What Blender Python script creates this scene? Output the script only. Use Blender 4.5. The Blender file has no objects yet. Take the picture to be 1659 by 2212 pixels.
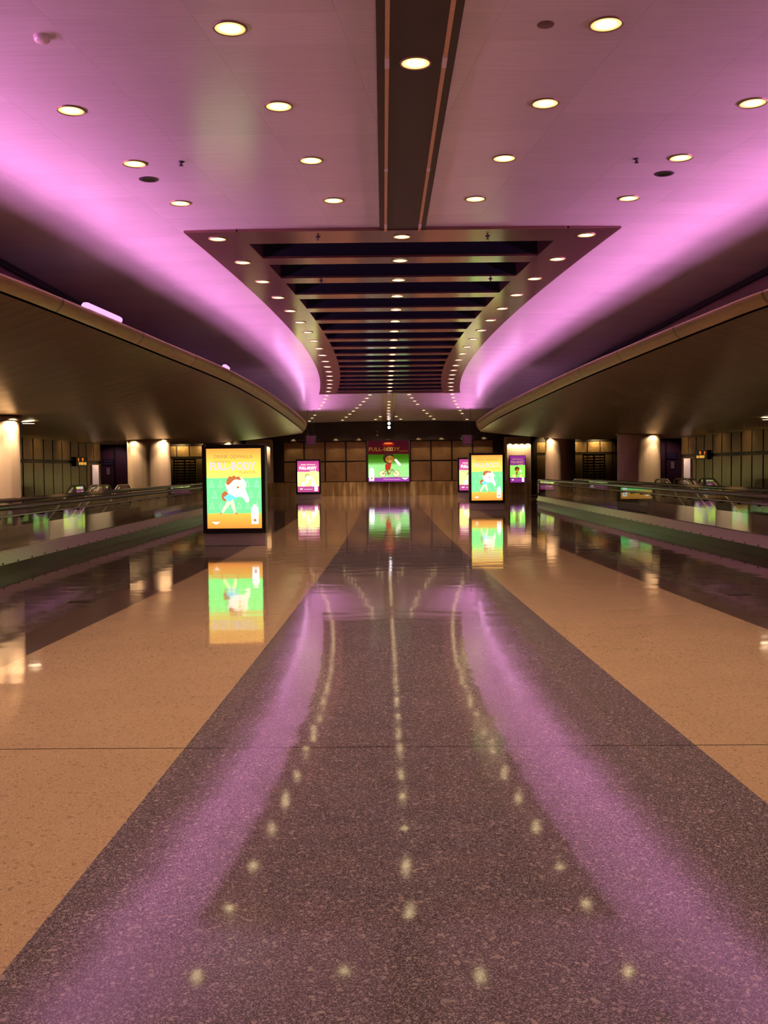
import bpy, math, random
from mathutils import Vector, Matrix
random.seed(7)
S = bpy.context.scene
COL = S.collection
PI = math.pi

# ------------------------------------------------------------------ render look
S.view_settings.view_transform = 'Standard'
S.view_settings.look = 'None'
S.view_settings.gamma = 1.0
S.view_settings.use_curve_mapping = False
S.view_settings.exposure = 0.0
try:
    S.cycles.use_denoising = True
    S.cycles.max_bounces = 4
    S.cycles.diffuse_bounces = 2
    S.cycles.glossy_bounces = 3
    S.cycles.transmission_bounces = 2
    S.cycles.transparent_max_bounces = 8
    S.cycles.use_adaptive_sampling = True
    S.cycles.adaptive_threshold = .14
    S.cycles.denoising_prefilter = 'ACCURATE'
    S.cycles.time_limit = 1100.
    S.cycles.sample_clamp_indirect = 6.0
    S.cycles.caustics_reflective = True
    S.cycles.use_light_tree = True
except Exception:
    pass

# ------------------------------------------------------------------ materials
def new_mat(name):
    m = bpy.data.materials.new(name); m.use_nodes = True
    nt = m.node_tree
    for n in list(nt.nodes):
        nt.nodes.remove(n)
    out = nt.nodes.new('ShaderNodeOutputMaterial')
    return m, nt, out

class G:
    """small node-graph helper"""
    def __init__(s, nt): s.nt = nt
    def node(s, t, **kw):
        n = s.nt.nodes.new(t)
        for k, v in kw.items(): setattr(n, k, v)
        return n
    def link(s, a, b): s.nt.links.new(a, b)
    def put(s, sock, v):
        if hasattr(v, 'is_output') or isinstance(v, bpy.types.NodeSocket): s.link(v, sock)
        else: sock.default_value = v
    def m(s, op, a, b=0.0, c=0.0):
        n = s.node('ShaderNodeMath', operation=op)
        s.put(n.inputs[0], a); s.put(n.inputs[1], b); s.put(n.inputs[2], c)
        return n.outputs[0]
    def mix(s, f, a, b):
        n = s.node('ShaderNodeMix', data_type='RGBA')
        s.put(n.inputs[0], f); s.put(n.inputs[6], a); s.put(n.inputs[7], b)
        return n.outputs[2]
    def coords(s):
        return s.node('ShaderNodeTexCoord').outputs['Object']
    def xyz(s, v):
        n = s.node('ShaderNodeSeparateXYZ'); s.link(v, n.inputs[0]); return n.outputs
    def vscale(s, v, sc):
        n = s.node('ShaderNodeMapping'); s.link(v, n.inputs[0]); n.inputs['Scale'].default_value = sc
        return n.outputs[0]
    def noise(s, v, scale, detail=2.0, rough=.5):
        n = s.node('ShaderNodeTexNoise'); s.link(v, n.inputs['Vector'])
        n.inputs['Scale'].default_value = scale; n.inputs['Detail'].default_value = detail
        n.inputs['Roughness'].default_value = rough
        return n.outputs['Fac']
    def ramp(s, f, stops):
        n = s.node('ShaderNodeValToRGB'); s.put(n.inputs[0], f)
        e = n.color_ramp.elements
        while len(e) < len(stops): e.new(0.5)
        for i, (p, c) in enumerate(stops):
            e[i].position = p; e[i].color = (*c, 1) if len(c) == 3 else c
        return n.outputs[0]
    def bump(s, h, strength, dist=.01):
        n = s.node('ShaderNodeBump'); s.put(n.inputs['Height'], h)
        n.inputs['Strength'].default_value = strength; n.inputs['Distance'].default_value = dist
        return n.outputs[0]
    def bsdf(s, out, col, rough=.5, metal=0., spec=.5, normal=None, coat=0.):
        b = s.node('ShaderNodeBsdfPrincipled')
        s.put(b.inputs['Base Color'], (*col, 1) if isinstance(col, tuple) and len(col) == 3 else col)
        s.put(b.inputs['Roughness'], rough); s.put(b.inputs['Metallic'], metal)
        s.put(b.inputs['Specular IOR Level'], spec)
        if normal is not None: s.link(normal, b.inputs['Normal'])
        s.link(b.outputs[0], out.inputs[0]); return b

def plain(name, col, rough=.5, metal=0., spec=.5, grain=.08, scale=30.):
    m, nt, out = new_mat(name); g = G(nt)
    f = g.noise(g.coords(), scale, 3.)
    c0 = tuple(c * (1 - grain) for c in col); c1 = tuple(min(1, c * (1 + grain)) for c in col)
    g.bsdf(out, g.ramp(f, [(.3, c0), (.7, c1)]), rough, metal, spec)
    return m

def emit(name, col, strength=1.0):
    m, nt, out = new_mat(name); g = G(nt)
    e = g.node('ShaderNodeEmission'); e.inputs[0].default_value = (*col, 1); e.inputs[1].default_value = strength
    g.link(e.outputs[0], out.inputs[0]); return m

def emit_ramp(name, axis, stops, lo, hi, strength=1.0):
    """lit print whose colour runs along one object axis between lo and hi"""
    m, nt, out = new_mat(name); g = G(nt)
    p = g.xyz(g.coords())[axis]
    f = g.m('DIVIDE', g.m('SUBTRACT', p, lo), hi - lo)
    c = g.ramp(f, stops)
    e = g.node('ShaderNodeEmission'); g.link(c, e.inputs[0]); e.inputs[1].default_value = strength
    g.link(e.outputs[0], out.inputs[0]); return m

def mat_floor():
    m, nt, out = new_mat('terrazzo'); g = G(nt)
    P = g.coords(); X, Y, _ = g.xyz(P)
    ax = g.m('ABSOLUTE', X)
    w1 = g.m('ADD', g.m('DIVIDE', g.m('POWER', g.m('SUBTRACT', Y, 28.), 2.), 1650.), 1.16)
    w2 = g.m('ADD', g.m('DIVIDE', g.m('POWER', g.m('SUBTRACT', Y, 25.), 2.), 800.), 3.10)
    in1 = g.m('LESS_THAN', ax, w1); in2 = g.m('LESS_THAN', ax, w2)
    v = g.node('ShaderNodeTexVoronoi'); g.link(P, v.inputs['Vector']); v.inputs['Scale'].default_value = 250.
    chip = g.xyz(v.outputs['Color'])[0]
    v2 = g.node('ShaderNodeTexVoronoi'); g.link(P, v2.inputs['Vector']); v2.inputs['Scale'].default_value = 75.
    chip2 = g.xyz(v2.outputs['Color'])[1]
    mott = g.noise(P, 1.3, 4.)
    beige = g.ramp(chip, [(0., (.24, .145, .08)), (.14, (.40, .255, .145)), (.8, (.46, .30, .175)), (.95, (.58, .41, .25))])
    beige = g.mix(g.m('MULTIPLY', g.m('LESS_THAN', chip2, .05), .45), beige, (.15, .09, .06, 1))
    dark = g.ramp(chip, [(0., (.037, .028, .033)), (.3, (.083, .060, .070)), (.72, (.140, .102, .120)), (.93, (.33, .255, .29))])
    dark = g.mix(g.m('MULTIPLY', g.m('LESS_THAN', chip2, .05), .5), dark, (.42, .32, .29, 1))
    outer = g.ramp(chip, [(0., (.04, .022, .02)), (.3, (.075, .045, .038)), (.75, (.11, .066, .056)), (.95, (.2, .13, .11))])
    c = g.mix(in2, outer, beige); c = g.mix(in1, c, dark)
    c = g.mix(g.m('MULTIPLY', mott, .25), c, (.10, .065, .05, 1))
    # thin divider joints
    j = g.m('LESS_THAN', g.m('ABSOLUTE', g.m('SUBTRACT', g.m('ADD', Y, g.m('MULTIPLY', X, .018)), 5.52)), .006)
    c = g.mix(j, c, (.02, .012, .01, 1))
    wob = g.noise(g.vscale(P, (.55, 1., 1.)), 2.2, 1.5, .4)
    grit = g.noise(P, 260., 1.)
    hgt = g.m('ADD', wob, g.m('MULTIPLY', grit, .006))
    nrm = g.bump(hgt, .18, .013)
    r = g.m('ADD', .028, g.m('MULTIPLY', mott, .04))
    g.bsdf(out, c, r, 0., .5, nrm)
    return m

def mat_ceiling():
    m, nt, out = new_mat('ceiling_panels'); g = G(nt)
    P = g.coords(); X, Y, _ = g.xyz(P)
    pitch = .52
    row = g.m('DIVIDE', g.m('SUBTRACT', Y, 7.84), pitch)
    fr = g.m('FRACT', g.m('ADD', row, 100.)); rid = g.m('FLOOR', g.m('ADD', row, 100.))
    ax = g.m('SUBTRACT', g.m('ABSOLUTE', X), g.m('DIVIDE', g.m('POWER', g.m('SUBTRACT', Y, 28.), 2.), 318.))
    col = g.m('DIVIDE', g.m('ADD', ax, 20.), 1.07)
    cid = g.m('FLOOR', col); cf = g.m('FRACT', col)
    cv = g.node('ShaderNodeCombineXYZ'); g.link(rid, cv.inputs[0]); g.link(g.m('ADD', cid, g.m('MULTIPLY', g.m('SIGN', X), 57.)), cv.inputs[1])
    wn = g.node('ShaderNodeTexWhiteNoise'); g.link(cv.outputs[0], wn.inputs[0])
    tone = g.m('ADD', .92, g.m('MULTIPLY', wn.outputs['Value'], .08))
    seam = g.m('LESS_THAN', fr, .018)
    lseam = g.m('LESS_THAN', cf, .008)
    base = g.ramp(g.noise(g.vscale(P, (1.5, 30., 1.)), 1.2, 3.), [(.3, (.62, .56, .54)), (.7, (.68, .62, .60))])
    mul = g.node('ShaderNodeMix', data_type='RGBA', blend_type='MULTIPLY'); mul.inputs[0].default_value = 1.
    g.link(base, mul.inputs[6])
    tc = g.node('ShaderNodeCombineXYZ')
    for i in range(3): g.link(tone, tc.inputs[i])
    g.link(tc.outputs[0], mul.inputs[7])
    c = g.mix(g.m('MULTIPLY', seam, .25), mul.outputs[2], (.8, .72, .70, 1))
    c = g.mix(g.m('MULTIPLY', lseam, .25), c, (.35, .22, .2, 1))
    # each plank is very slightly dished
    h = g.m('ADD', g.m('MULTIPLY', g.m('POWER', g.m('SUBTRACT', fr, .5), 2.), 1.0), g.m('MULTIPLY', g.noise(g.vscale(P, (.35, 2., 1.)), 1.2, 2.), .6))
    nrm = g.bump(h, .07, .012)
    g.bsdf(out, c, .20, 0., .45, nrm)
    return m

def mat_brushed(name, col, rough, metal, seam=None, scale=(1., 14., 14.), amp=.25, bumps=.05):
    m, nt, out = new_mat(name); g = G(nt)
    P = g.coords(); X, Y, Z = g.xyz(P)
    f = g.noise(g.vscale(P, scale), 1.5, 4.)
    c = g.ramp(f, [(.25, tuple(k * (1 - amp) for k in col)), (.75, tuple(k * (1 + amp) for k in col))])
    if seam:
        axis, pitch = seam
        fr = g.m('FRACT', g.m('ADD', g.m('DIVIDE', (X, Y, Z)[axis], pitch), 100.))
        c = g.mix(g.m('MULTIPLY', g.m('LESS_THAN', fr, .02), .6), c, (.02, .012, .008, 1))
    g.bsdf(out, c, rough, metal, .5, g.bump(f, bumps, .02))
    return m

def mat_soffit():
    m, nt, out = new_mat('soffit_bronze'); g = G(nt)
    P = g.coords(); X, Y, Z = g.xyz(P)
    f = g.noise(g.vscale(P, (.7, 6., 3.)), 1.5, 4.)
    fr = g.m('FRACT', g.m('ADD', g.m('DIVIDE', Y, .54), 100.))
    c = g.ramp(f, [(.25, (.30, .23, .135)), (.75, (.44, .34, .205))])
    c = g.mix(g.m('MULTIPLY', g.m('LESS_THAN', fr, .025), .35), c, (.03, .02, .012, 1))
    h = g.m('ADD', g.m('POWER', g.m('SUBTRACT', fr, .5), 2.), g.m('MULTIPLY', f, .35))
    g.bsdf(out, c, .33, .5, .5, g.bump(h, .30, .05))
    return m

def mat_hammered():
    m, nt, out = new_mat('hammered_bronze'); g = G(nt)
    P = g.coords()
    f = g.noise(P, 26., 3.); f2 = g.noise(P, 1.4, 3.)
    c = g.ramp(f2, [(.3, (.25, .15, .065)), (.7, (.38, .245, .11))])
    g.bsdf(out, c, .36, .75, .5, g.bump(f, .55, .03))
    return m

def mat_granite():
    m, nt, out = new_mat('polished_stone_base'); g = G(nt)
    P = g.coords()
    f = g.noise(g.vscale(P, (2., 2., .25)), 2.2, 4.)
    c = g.ramp(f, [(.3, (.17, .10, .045)), (.55, (.30, .19, .085)), (.72, (.55, .40, .20))])
    g.bsdf(out, c, .16, 0., .5)
    return m

def mat_glass(name, tint=(.86, .9, .88)):
    m, nt, out = new_mat(name); g = G(nt)
    t = g.node('ShaderNodeBsdfTransparent'); t.inputs[0].default_value = (*tint, 1)
    gl = g.node('ShaderNodeBsdfGlossy'); gl.inputs['Roughness'].default_value = .015
    fz = g.node('ShaderNodeFresnel'); fz.inputs[0].default_value = 1.5
    streak = g.noise(g.vscale(g.coords(), (1., .4, 3.)), 1.2, 2.)
    fac = g.m('MINIMUM', g.m('ADD', g.m('MULTIPLY', fz.outputs[0], .33), g.m('MULTIPLY', streak, .02)), 1.)
    mx = g.node('ShaderNodeMixShader'); g.link(fac, mx.inputs[0])
    g.link(t.outputs[0], mx.inputs[1]); g.link(gl.outputs[0], mx.inputs[2]); g.link(mx.outputs[0], out.inputs[0])
    return m

def mat_lamp():
    """reflector dish of a downlight: white in the middle, yellow towards the rim"""
    m, nt, out = new_mat('lamp_glow'); g = G(nt)
    X, Y, Z = g.xyz(g.coords())
    r = g.m('DIVIDE', g.m('SQRT', g.m('ADD', g.m('POWER', X, 2.), g.m('POWER', Y, 2.))), .118)
    c = g.ramp(r, [(0., (1., .80, .44)), (.45, (1., .78, .40)), (.8, (1., .72, .27)), (1., (1., .62, .18))])
    st = g.ramp(r, [(0., (1, 1, 1)), (.35, (.6, .6, .6)), (.75, (.13, .13, .13)), (1., (.08, .08, .08))])
    e = g.node('ShaderNodeEmission'); g.link(c, e.inputs[0])
    g.link(g.m('MULTIPLY', st, LAMP_L), e.inputs[1]); g.link(e.outputs[0], out.inputs[0])
    return m

LAMP_L = 13.0
M = dict(
    floor=mat_floor(), ceiling=mat_ceiling(), lamp=mat_lamp(),
    frame=mat_brushed('frame_bronze', (.33, .16, .15), .15, .72, None, (2., 30., 2.), .10, .004),
    recess=plain('recess_paint', (.008, .010, .022), .7, 0., .25),
    spine=plain('spine_panel', (.045, .024, .020), .5, .1, .4),
    rail=plain('track_tan', (.62, .38, .17), .4, .2),
    joint=plain('track_joint', (.75, .62, .60), .35, .1),
    trim_ring=plain('lamp_trim', (.30, .18, .12), .35, .6),
    soffit=mat_soffit(),
    fascia=mat_brushed('fascia_bronze', (.36, .28, .09), .36, .45, (1, 3.24), (2., 2., 12.), .12, .03),
    bronze=mat_hammered(), granite=mat_granite(),
    darkwall=plain('dark_wall', (.045, .028, .018), .5, .1),
    purplewall=plain('aubergine_wall', (.17, .07, .11), .45, .1),
    mullion=plain('dark_mullion', (.022, .013, .008), .45, .3),
    column=mat_brushed('column_metal', (.48, .34, .24), .42, .35, None, (10., 10., .3), .10, .01),
    sidewall=mat_brushed('side_panel_bronze', (.20, .115, .05), .27, .8, None, (3., 3., .6), .25, .06),
    black=plain('sign_black', (.012, .008, .007), .35, .2),
    grey=plain('sign_plinth_grey', (.40, .33, .31), .4, .3),
    chrome=plain('chrome', (.75, .70, .68), .12, 1.),
    steel=plain('brushed_steel', (.50, .43, .38), .30, .9),
    rubber=plain('handrail_black', (.05, .032, .018), .22, 0., .6),
    glass=mat_glass('balustrade_glass'),
    deck=plain('skirt_steel', (.46, .37, .31), .34, .8),
    darkdeck=plain('plinth_dark', (.05, .032, .024), .3, .5),
    whitepanel=plain('pale_panel', (.62, .50, .45), .5),
    white=plain('white_print', (.95, .78, .86), .5),
    blue=plain('blue_sign', (.035, .022, .08), .45),
    bluetext=plain('blue_sign_print', (.20, .15, .27), .5),
    led=emit('led_orange', (1., .20, .015), 1.1),
    ledhot=emit('led_orange_hot', (1., .42, .06), 1.6),
    tube=emit('cove_lamp_glow', (1., .50, 1.0), 1.15),
    strip=emit('strip_glow', (1., .45, .95), 15.0),
    whitelamp=emit('white_spot_glow', (1., .95, 1.), 3.),
    cable=plain('white_cable', (.9, .86, .82), .5),
    dot=plain('screw_dark', (.02, .014, .012), .5),
    grille=plain('speaker_grille', (.07, .05, .07), .4, .4),
    brown=plain('brown_disc', (.16, .075, .06), .5),
    palerail=plain('pale_rail', (.85, .72, .55), .3, .2),
    tread=plain('step_metal', (.12, .09, .075), .27, .8),
)

# ------------------------------------------------------------------ mesh helpers
class MB:
    def __init__(s): s.v = []; s.f = []; s.m = []; s.smooth = []
    def face(s, pts, mi=0, sm=False):
        b = len(s.v); s.v += [tuple(p) for p in pts]
        s.f.append(tuple(range(b, b + len(pts)))); s.m.append(mi); s.smooth.append(sm)
    def box(s, x0, x1, y0, y1, z0, z1, mi=0):
        b = len(s.v)
        s.v += [(x, y, z) for z in (z0, z1) for y in (y0, y1) for x in (x0, x1)]
        for q in ((0, 2, 3, 1), (4, 5, 7, 6), (0, 1, 5, 4), (2, 6, 7, 3), (0, 4, 6, 2), (1, 3, 7, 5)):
            s.f.append(tuple(b + i for i in q)); s.m.append(mi); s.smooth.append(False)
    def bbox(s, x0, x1, y0, y1, z0, z1, r, mi=0):
        """box with chamfered vertical and horizontal edges (octagon profile in XZ swept along Y with inset ends)"""
        def ring(y, k):
            return [(x0 + r + k, y, z0 + k), (x1 - r - k, y, z0 + k), (x1 - k, y, z0 + r + k), (x1 - k, y, z1 - r - k),
                    (x1 - r - k, y, z1 - k), (x0 + r + k, y, z1 - k), (x0 + k, y, z1 - r - k), (x0 + k, y, z0 + r + k)]
        s.loft([ring(y0, r * .6), ring(y0 + r * .6, 0), ring(y1 - r * .6, 0), ring(y1, r * .6)], mi, True, True)
    def grid(s, rows, mi=0, sm=True, flip=False):
        b = len(s.v); n = len(rows[0])
        for r in rows: s.v += [tuple(p) for p in r]
        for i in range(len(rows) - 1):
            for j in range(n - 1):
                q = (b + i*n + j, b + i*n + j + 1, b + (i+1)*n + j + 1, b + (i+1)*n + j)
                s.f.append(q[::-1] if flip else q); s.m.append(mi); s.smooth.append(sm)
    def loft(s, rings, mi=0, closed=True, caps=False, sm=False):
        b = len(s.v); n = len(rings[0])
        for r in rings: s.v += [tuple(p) for p in r]
        for i in range(len(rings) - 1):
            for j in range(n if closed else n - 1):
                k = (j + 1) % n
                s.f.append((b + i*n + j, b + i*n + k, b + (i+1)*n + k, b + (i+1)*n + j)); s.m.append(mi); s.smooth.append(sm)
        if caps:
            s.f.append(tuple(b + j for j in range(n))[::-1]); s.m.append(mi); s.smooth.append(False)
            e = b + (len(rings) - 1) * n
            s.f.append(tuple(e + j for j in range(n))); s.m.append(mi); s.smooth.append(False)
    def lathe(s, prof, seg=24, mi=0, c=(0, 0, 0), sm=True, capb=False, capt=False):
        rings = [[(c[0] + r*math.cos(2*PI*k/seg), c[1] + r*math.sin(2*PI*k/seg), c[2] + z) for k in range(seg)] for r, z in prof]
        s.loft(rings, mi, True, False, sm)
        if capb: s.face(rings[0][::-1], mi)
        if capt: s.face(rings[-1], mi)
    def tube(s, pts, r, seg=10, mi=0, caps=True):
        pts = [Vector(p) for p in pts]; rings = []
        up = Vector((0, 0, 1))
        for i, p in enumerate(pts):
            d = (pts[min(i+1, len(pts)-1)] - pts[max(i-1, 0)]).normalized()
            a = d.cross(up)
            if a.length < 1e-4: a = d.cross(Vector((1, 0, 0)))
            a.normalize(); b2 = a.cross(d)
            rings.append([p + (a*math.cos(2*PI*k/seg) + b2*math.sin(2*PI*k/seg)) * r for k in range(seg)])
        s.loft(rings, mi, True, caps, True)
    def build(s, name, mats, parent=None, loc=None):
        me = bpy.data.meshes.new(name)
        me.from_pydata(s.v, [], s.f)
        if not isinstance(mats, (list, tuple)): mats = [mats]
        for mt in mats: me.materials.append(mt)
        me.polygons.foreach_set('material_index', s.m)
        me.polygons.foreach_set('use_smooth', s.smooth)
        me.update()
        o = bpy.data.objects.new(name, me); COL.objects.link(o)
        if parent is not None: o.parent = parent
        if loc is not None: o.location = loc
        return o

def tag(o, label, cat, group=None):
    o['label'] = label; o['category'] = cat
    if group: o['group'] = group
    return o
def thing(name, label, cat, loc=(0, 0, 0), rz=0., group=None):
    o = bpy.data.objects.new(name, None); COL.objects.link(o)
    o.empty_display_size = .2
    o.location = loc; o.rotation_euler = (0, 0, rz)
    return tag(o, label, cat, group)
def struct(o):
    o['kind'] = 'structure'; return o
def dup(root, loc, label, group=None, rz=None):
    r = root.copy(); COL.objects.link(r); r.location = loc
    r['label'] = label
    if group: r['group'] = group
    if rz is not None: r.rotation_euler = (0, 0, rz)
    for ch in list(root.children):
        c = ch.copy(); COL.objects.link(c); c.parent = r
        for gch in list(ch.children):
            d = gch.copy(); COL.objects.link(d); d.parent = c
    return r
ORD = ['zeroth', 'first', 'second', 'third', 'fourth', 'fifth', 'sixth', 'seventh', 'eighth', 'ninth', 'tenth', 'eleventh', 'twelfth',
       'thirteenth', 'fourteenth', 'fifteenth', 'sixteenth', 'seventeenth', 'eighteenth', 'nineteenth', 'twentieth']

# ------------------------------------------------------------------ plan of the concourse (metres; y runs down the hall)
WALL = 57.6; HALL = 11.6; BAY = 14.2; YB = -7.0
def ceil_z(y): return 4.96 - (.0013 * (y - 36.) ** 2 if y > 36 else 0.)
def arc(b, y): return b + (y - 28.) ** 2 / 318.
FY0, FY1 = 13.72, 42.6                       # near and far edge of the dark frame
def f_out(y): return arc(2.41, y)
def f_in(y): return arc(1.66, y)
LIP_L = [(-8, 6.6), (0, 6.15), (4, 5.75), (8, 5.2), (11.3, 4.70), (14.2, 4.42), (17.4, 4.17), (22.5, 3.80), (27, 3.69), (31.4, 3.68), (37, 3.75),
         (42.6, 3.88), (47, 4.03), (50, 4.22), (51.2, 4.5), (52.1, 5.0), (52.7, 5.7), (53.1, 6.6), (53.35, 7.8), (53.45, 9.5), (53.5, 14.2)]
LIP_R = [(-8, 6.9), (0, 6.45), (4, 6.05), (8, 5.5), (12.6, 4.80), (15.0, 4.60), (20.3, 4.34), (24, 4.22), (28.7, 4.14), (34, 4.08), (39.3, 4.09),
         (45, 4.24), (49, 4.40), (51.2, 4.62), (52.2, 5.0), (52.9, 5.6), (53.4, 6.5), (53.7, 7.8), (53.85, 9.5), (53.9, 14.2)]
def catmull(tab, n=6):
    out = []
    for i in range(len(tab) - 1):
        p0, p1, p2, p3 = tab[max(i-1, 0)], tab[i], tab[i+1], tab[min(i+2, len(tab)-1)]
        for k in range(n):
            t = k / n; a = []
            for d in (0, 1):
                m1 = (p2[d] - p0[d]) / 2; m2 = (p3[d] - p1[d]) / 2
                a.append((2*t**3 - 3*t*t + 1)*p1[d] + (t**3 - 2*t*t + t)*m1 + (-2*t**3 + 3*t*t)*p2[d] + (t**3 - t*t)*m2)
            out.append(tuple(a))
    out.append(tab[-1])
    # keep y increasing and x monotone at the rounded end
    res = [out[0]]
    for y, x in out[1:]:
        res.append((max(y, res[-1][0] + 1e-4), x))
    return res
LIPS = {-1: catmull(LIP_L), 1: catmull(LIP_R)}
def lip_x(side, y):
    c = LIPS[side]
    for (y0, x0), (y1, x1) in zip(c, c[1:]):
        if y0 <= y <= y1:
            return x0 + (x1 - x0) * (y - y0) / (y1 - y0)
    return c[-1][1]

# ------------------------------------------------------------------ camera
cam_d = bpy.data.cameras.new('camera'); cam = bpy.data.objects.new('camera', cam_d); COL.objects.link(cam)
cam_d.sensor_fit = 'VERTICAL'; cam_d.sensor_height = 36.0; cam_d.lens = 36.0 * 2100. / 2212.
cam_d.clip_end = 300.; cam_d.clip_start = .05
pitch = math.atan(94. / 2100.)
cam.matrix_world = Matrix.Translation((-.30, 0, 1.6)) @ Matrix.Rotation(PI/2 - pitch, 4, 'X') @ Matrix.Rotation(-.011, 4, 'Z')
S.camera = cam

# ------------------------------------------------------------------ setting: floor, walls, ceiling
PIT = (8.5, 10.80, 21.6, 32.2)               # escalator wells (|x| range, y range)
fl = MB()
def quad(x0, x1, y0, y1):
    fl.face([(x0, y0, 0), (x1, y0, 0), (x1, y1, 0), (x0, y1, 0)])
quad(-PIT[0], PIT[0], YB, WALL + .3)
for s in (-1, 1):
    a, b = (PIT[0], PIT[1]) if s > 0 else (-PIT[1], -PIT[0])
    quad(a, b, YB, PIT[2]); quad(a, b, PIT[3], WALL + .3)
    e = (PIT[1], BAY + .3) if s > 0 else (-BAY - .3, -PIT[1])
    quad(*e, YB, WALL + .3)
struct(fl.build('floor', M['floor']))
for s, side in ((-1, 'left'), (1, 'right')):
    w = MB(); a, b = sorted((s*PIT[0], s*PIT[1]))
    w.face([(a, PIT[2], 0), (b, PIT[2], 0), (b, PIT[2], -5), (a, PIT[2], -5)])
    w.face([(a, PIT[3], 0), (b, PIT[3], 0), (b, PIT[3], -5), (a, PIT[3], -5)])
    w.face([(a, PIT[2], 0), (a, PIT[3], 0), (a, PIT[3], -5), (a, PIT[2], -5)])
    w.face([(b, PIT[2], 0), (b, PIT[3], 0), (b, PIT[3], -5), (b, PIT[2], -5)])
    w.face([(a, PIT[2], -5), (b, PIT[2], -5), (b, PIT[3], -5), (a, PIT[3], -5)])
    struct(w.build('wall_well_' + side, M['darkwall']))

# pale ceiling, split around the spine channel and the dark frame
ce = MB()
ys = [YB + i * .75 for i in range(int((WALL - YB) / .75) + 1)] + [WALL + .2]
ys = sorted(set(ys + [FY0 + .1, FY1 - .1]))
for s in (-1, 1):
    rows = []
    for y in ys:
        inner = .30
        if FY0 + .1 <= y <= FY1 - .1: inner = f_out(y) - .12
        rows.append((y, inner))
    grids = [[r for r in rows if r[0] <= FY0 + .1001], [r for r in rows if FY0 + .0999 <= r[0] <= FY1 - .0999], [r for r in rows if r[0] >= FY1 - .1001]]
    for gi, gr in enumerate(grids):
        pts = []
        for y, inn in gr:
            if gi != 1: inn = .30
            elif inn < 1: inn = f_out(y) - .12
            line = []
            for k in range(15):
                t = k / 14; x = inn + (6.05 - inn) * t
                line.append((s * x, y, ceil_z(y) - .00055 * x ** 3))
            pts.append(line)
        ce.grid(pts, 0, True, s > 0)
    # turned-down outer edge of the ceiling with the black slot behind it
struct(ce.build('ceiling', M['ceiling']))
for n_, s in ((1, -1), (2, 1)):
    sl = MB()
    rows = []; back = []
    for y in ys:
        z = ceil_z(y) - .00055 * 6.05 ** 3
        rows.append([(s*6.05, y, z + .003), (s*6.05, y, z - .10), (s*6.09, y, z - .10), (s*6.12, y, z + .02)])
        back.append([(s*6.12, y, z - .05), (s*6.16, y, 3.62)])
    sl.grid(rows, 0, False, s < 0); sl.grid(back, 1, False, s < 0)
    struct(sl.build('trim_%d' % n_, [M['recess'], M['purplewall']]))
# soffit ceiling over the far bays, outside the canopies
bay = MB()
for s in (-1, 1):
    a, b = sorted((s*6.0, s*(BAY + .2)))
    bay.face([(a, YB, 5.3), (b, YB, 5.3), (b, WALL, 5.3), (a, WALL, 5.3)][::-1])
struct(bay.build('ceiling_bays', M['darkwall']))

# far wall: hammered bronze panels in dark mullions, stone base, dark bulkhead
w = MB(); w.box(-BAY - .2, BAY + .2, WALL + .06, WALL + .3, 0, 5.4)
wall_back = struct(w.build('wall_back', M['mullion']))
p = MB(); px = [1.285 + 1.235 * k for k in range(5)]
cells = [(-1.285, 1.285)] + [(a, a + 1.235) for a in px[:-1]] + [(-a - 1.235, -a) for a in px[:-1]]
for a, b in cells:
    for z0, z1 in ((.86, 1.99), (2.08, 3.20)):
        p.bbox(a + .045, b - .045, WALL + .015, WALL + .09, z0, z1, .012)
for s in (-1, 1):
    for k in range(7):
        a = 8.75 + .755 * k
        lo, hi = sorted((s * (a + .03), s * (a + .725)))
        p.bbox(lo, hi, WALL + .015, WALL + .09, 2.42, 3.04, .012)
        p.bbox(lo, hi, WALL + .015, WALL + .09, .86, 2.26, .012)
p.build('panel_cladding', M['bronze'], wall_back)
b = MB(); b.box(-BAY, BAY, WALL - .03, WALL + .1, 0, .82)
struct(b.build('baseboard_back', M['granite']))
b = MB(); b.box(-6.9, 6.9, WALL - .35, WALL + .1, 3.25, 4.6)
struct(b.build('trim_3', plain('bulkhead_brown', (.026, .016, .011), .42, .2)))

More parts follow.
